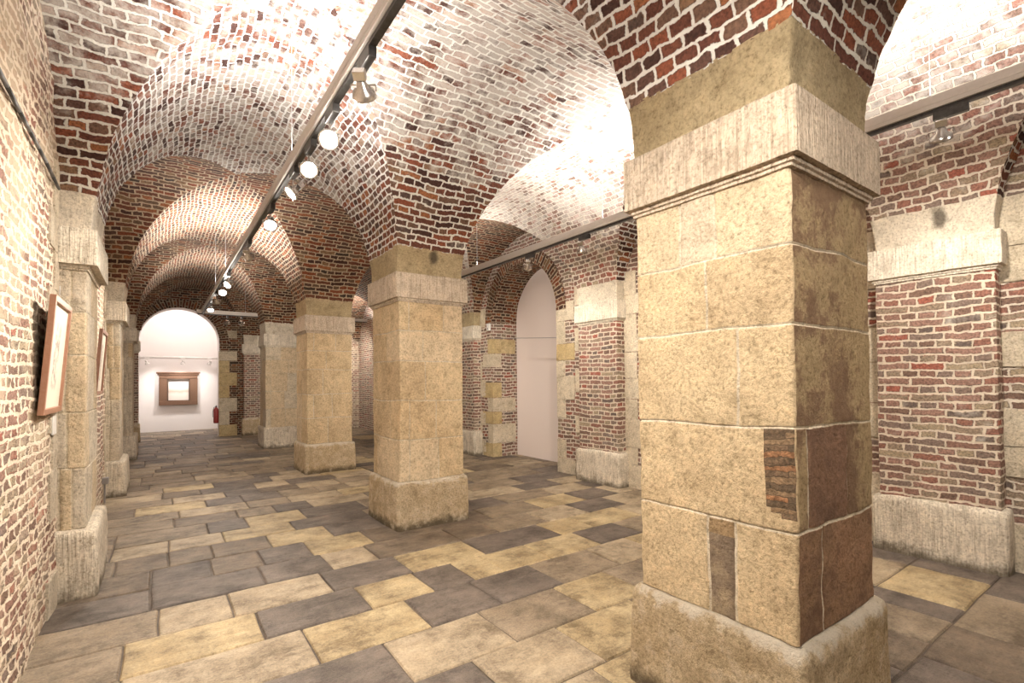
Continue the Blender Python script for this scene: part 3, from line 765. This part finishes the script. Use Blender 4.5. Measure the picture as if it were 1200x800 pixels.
lamp('small dark spotlight under the left end of the far crosswise track', 1.32, 13.44, ZT, (1.6, 16.6, 1.5), SPOT_W*.3, 'lens_s')
lamp('small dark spotlight under the middle of the far crosswise track', 1.62, 13.44, ZT, (2.4, 16.5, 1.5), SPOT_W*.3, 'lens_s')
for y, aim, ln, lb in ((5.25, (5.4, 7.4, 1.2), 'lens', 'glowing spotlight on the right aisle track in front of the white archway'),
                       (4.2, (5.4, 5.0, 1.2), 'lens_s', 'dim spotlight on the right aisle track next to the nearest column'),
                       (.9, (5.4, 1.3, 1.2), 'lens_s', 'spotlight on the right aisle track at the far right of the picture')):
    lamp(lb, XT2, y, ZT2, aim, SPOT_W*1.1, ln)
for y, aim in ((-.8, (4.2, 1.5, 0)), (2.6, (3.6, 3.6, 0)), (7.4, (4.4, 10.5, .5))):  # extra unseen lamps added to fill the right aisle with light
    lamp('unseen fill spotlight added to the right aisle track', XT2, y, ZT2, aim, SPOT_W*1.1)
lamp('left one of two bright spotlights before the right aisle end wall', 4.35, 15.2, ZT+.25, (4.2, 16.6, 1.5), SPOT_W*.9)
lamp('right one of two bright spotlights before the right aisle end wall', 4.75, 15.2, ZT+.25, (5.0, 16.6, 1.5), SPOT_W*.9)

# ------------------------------------------------------------------ white room
t = thing('picture_rail_track', 'white lighting rail high across the white room wall', 'lighting rail', (.5, 19.3, 2.36))
g = G(); g.tube([(-.6, 19.3, 2.38), (2.08, 19.3, 2.38)], .035, 'rail', 16); g.build('rail', t, smooth=True)
for x in (-.45, 1.9):
    g = G(); g.tube([(x, 19.3, 2.38), (x, 19.59, 2.38)], .015, 'rail', 10); g.build('bracket', t)
for x, aim, lb in ((-.3, (.2, 19.6, .9), 'leftmost white spotlight on the rail above the bronze framed picture'),
                   (.62, (.35, 19.6, .3), 'middle white spotlight on the rail above the bronze framed picture'),
                   (1.35, (.9, 19.6, .9), 'rightmost white spotlight on the rail above the bronze framed picture')):
    lamp(lb, x, 19.0, 2.36, aim, ROOM_W*(.25 if x < .5 or x > 1 else .9), 'lens_s', NEUT, 120, 'white spotlights in the end room', True)
t = thing('ceiling_lamp', 'ceiling fitting lighting the white room, above the arch', 'lamp', (.7, 18.0, 4.49))
g = G(); g.lathe([(.14, 0), (.14, -.05), (.12, -.07)], 'plast', (.7, 18.0, 4.49)); g.build('housing', t)
g = G(); g.lathe([(.10, -.071), (.02, -.085)], 'lens_s', (.7, 18.0, 4.49)); g.build('diffuser', t)
add_light('POINT', 'lamp_light', (.7, 18.0, 4.25), ROOM_W*.75, COOL, t, shadow_soft_size=.12)

t = thing('framed_painting', 'painting in a heavy bronze moulded frame on the white room wall', 'picture', (.525, 19.59, .82))
x0, x1, z0, z1 = .02, 1.03, .84, 1.90
g = G()
g.box(x0-.02, x0+.20, 19.50, 19.59, z0+.12, z1-.17, 'bronze'); g.box(x1-.20, x1+.02, 19.50, 19.59, z0+.12, z1-.17, 'bronze')
g.box(x0-.02, x1+.02, 19.48, 19.59, z0, z0+.14, 'bronze')
g.box(x0-.02, x1+.02, 19.49, 19.59, z1-.20, z1-.08, 'bronze'); g.box(x0-.06, x1+.06, 19.45, 19.59, z1-.08, z1-.03, 'bronze'); g.box(x0-.09, x1+.09, 19.42, 19.59, z1-.03, z1+.02, 'bronze')
g.build('frame', t, bevel=.008)
g = G()
for a in ((x0+.2, x0+.23, z0+.14, z1-.2), (x1-.23, x1-.2, z0+.14, z1-.2), (x0+.2, x1-.2, z0+.14, z0+.16), (x0+.2, x1-.2, z1-.225, z1-.2)):
    g.box(a[0], a[1], 19.49, 19.585, a[2], a[3], 'bronze_d')
g.build('slip', t)
k = N('hazy_landscape'); sv = k.xyz(k.obj())
f_ = k.math('ADD', k.math('MULTIPLY', k.math('SUBTRACT', sv[2], 1.0), 1.5), k.math('MULTIPLY', k.math('SUBTRACT', k.noise(k.obj(), 5, 4), .5), .2))
M['art'] = k.out(k.ramp(f_, [(0, (.62, .54, .48)), (.3, (.66, .55, .48)), (.42, (.48, .36, .29)), (.5, (.56, .44, .37)), (.6, (.66, .55, .50)), (1, (.60, .53, .50))]), .5)
g = G(); g.grid(lambda u, v: (u, 19.56, v), lin(x0+.22, x1-.22, 4), lin(z0+.15, z1-.21, 4), 'art', flip=False); g.build('canvas', t)

# fire extinguisher on the reveal
ex, ey = AX1-.075, YE+.12
t = thing('fire_extinguisher', 'red fire extinguisher hanging at the right side of the white room arch', 'fire extinguisher', (ex, ey, .36))
g = G(); g.lathe([(.05, 0), (.065, .012), (.068, .03), (.068, .38), (.055, .42), (.025, .45), (.02, .47)], 'red', (ex, ey, .38)); g.build('cylinder', t, smooth=True)
g = G(); g.box(ex-.02, ex+.02, ey-.02, ey+.02, .845, .875, 'black'); g.box(ex-.01, ex+.01, ey-.10, ey+.03, .88, .895, 'black'); g.build('valve', t, bevel=.003)
g = G(); g.tube([(ex, ey-.02, .86), (ex-.06, ey-.05, .84), (ex-.085, ey-.04, .72), (ex-.08, ey-.03, .56)], .008, 'black'); g.build('hose', t, smooth=True)
g = G(); g.box(ex+.06, AX1-.001, ey-.03, ey+.03, .62, .68, 'steel'); g.build('bracket', t)

# ------------------------------------------------------------------ pictures on the left wall
def sketch(nm, seedv):
    k = N(nm); v = k.xyz(k.uv())
    a = k.step(k.math('ABSOLUTE', k.math('SUBTRACT', v[0], .5)), .20, .10)
    b = k.step(k.math('ABSOLUTE', k.math('SUBTRACT', v[1], .5)), .36, .26)
    n = k.noise(k.uv(), 9+seedv, 5, .7)
    f = k.math('MULTIPLY', k.math('MULTIPLY', a, b), k.step(n, .40, .62))
    return k.out(k.mix(k.math('MULTIPLY', f, .8), (.70, .63, .52), (.22, .17, .15)), .8)
M['sk1'] = sketch('tall_ink_study', 0); M['sk2'] = sketch('pale_ink_study', 3)
def picture(label, y0, y1, z0, z1, xb, xt, art):
    """hangs on the left wall, top leaning outwards"""
    t = thing('framed_picture', label, 'picture', (xb, (y0+y1)/2, z0))
    tilt = math.atan2(xt-xb, z1-z0); R = Matrix.Rotation(tilt, 3, 'Y'); w_, h = y1-y0, z1-z0
    def bx(g, a, b, c, d, e, f, m_): g.box(a, b, c, d, e, f, m_, R, (xb, y0, z0))
    g = G(); fw = .035
    bx(g, 0, .03, 0, fw, 0, h, 'wood'); bx(g, 0, .03, w_-fw, w_, 0, h, 'wood'); bx(g, 0, .03, fw, w_-fw, 0, fw, 'wood'); bx(g, 0, .03, fw, w_-fw, h-fw, h, 'wood')
    g.build('frame', t, bevel=.002)
    g = G(); bx(g, .002, .008, fw, w_-fw, fw, h-fw, 'wood_d'); g.build('backing', t)
    g = G()
    P = [R @ Vector((.014, yy, zz))+Vector((xb, y0, z0)) for yy, zz in ((fw, fw), (w_-fw, fw), (w_-fw, h-fw), (fw, h-fw))]
    g.poly([tuple(p) for p in P], art, [(0, 0), (1, 0), (1, 1), (0, 1)]); g.build('drawing', t)
    g = G(); P = [R @ Vector((a, w_/2, b))+Vector((xb, y0, z0)) for a, b in ((.004, h-.05), (-.004, h+.10))]; g.tube(P, .002, 'steel', 6); g.build('hanging_cord', t)
picture('framed drawing nearest the camera, pale oak frame leaning out from the left wall', 3.96, 4.62, 1.37, 2.09, XL+.02, XL+.075, 'sk1')
picture('second framed drawing on the left wall, seen almost edge-on between two pilasters', 6.75, 7.40, 1.44, 2.14, XL+.04, XL+.09, 'sk2')
g = G(); g.box(XL+.012, XL+.022, 4.50, 4.64, 1.21, 1.35, 'plast'); tag(g.build('caption_card', bevel=.002), 'small white caption card on the left wall below the nearest framed drawing', 'card')
g = G(); g.box(XL+.012, XL+.032, 7.15, 7.27, 1.22, 1.34, 'plast')
t = thing('socket_box', 'small grey socket box low on the left wall beyond the nearest pilaster', 'socket', (XL+.03, 8.3, .27))
g = G(); g.box(XL+.005, XL+.07, 8.25, 8.35, .26, .34, 'greyplast'); g.build('box', t, bevel=.004)
g = G(); g.tube([(XL+.03, 8.3, .26), (XL+.03, 8.3, 0)], .01, 'greyplast'); g.build('conduit', t)
g = G(); pts = [(XL+.022+.006*mn.noise(Vector((y, 0, 0))), y, 2.94+.015*mn.noise(Vector((y*1.3, 4, 0)))) for y in seg(-2.3, 4.7, .25)]
g.tube(pts, .011, 'black', 8); tag(g.build('wall_cable', smooth=True), 'dark cable running high along the left wall towards the nearest pilaster', 'cable')

# details at the archway
g = G(); g.tube([(XR-.015, DY1+.06, 2.40), (XR-.015, DC, 2.33), (XR-.015, DY0-.0, 2.26)], .006, 'greyplast'); tag(g.build('barrier_wire'), 'thin dark wire stretched across the tall brick archway', 'wire')
t = thing('alarm_sensor', 'small white sensor box high on the left stone jamb of the tall archway', 'sensor', (XR-.04, 8.45, 2.6))
g = G(); g.box(XR-.07, XR-.018, 8.40, 8.49, 2.56, 2.70, 'plast'); g.build('housing', t, bevel=.006)
g = G(); g.lathe([(.018, 0), (.012, .008)], 'greyplast', (XR-.07, 8.445, 2.60), Vector((-1, 0, 0)).to_track_quat('Z', 'Y').to_matrix(), 14); g.build('sensor_lens', t)
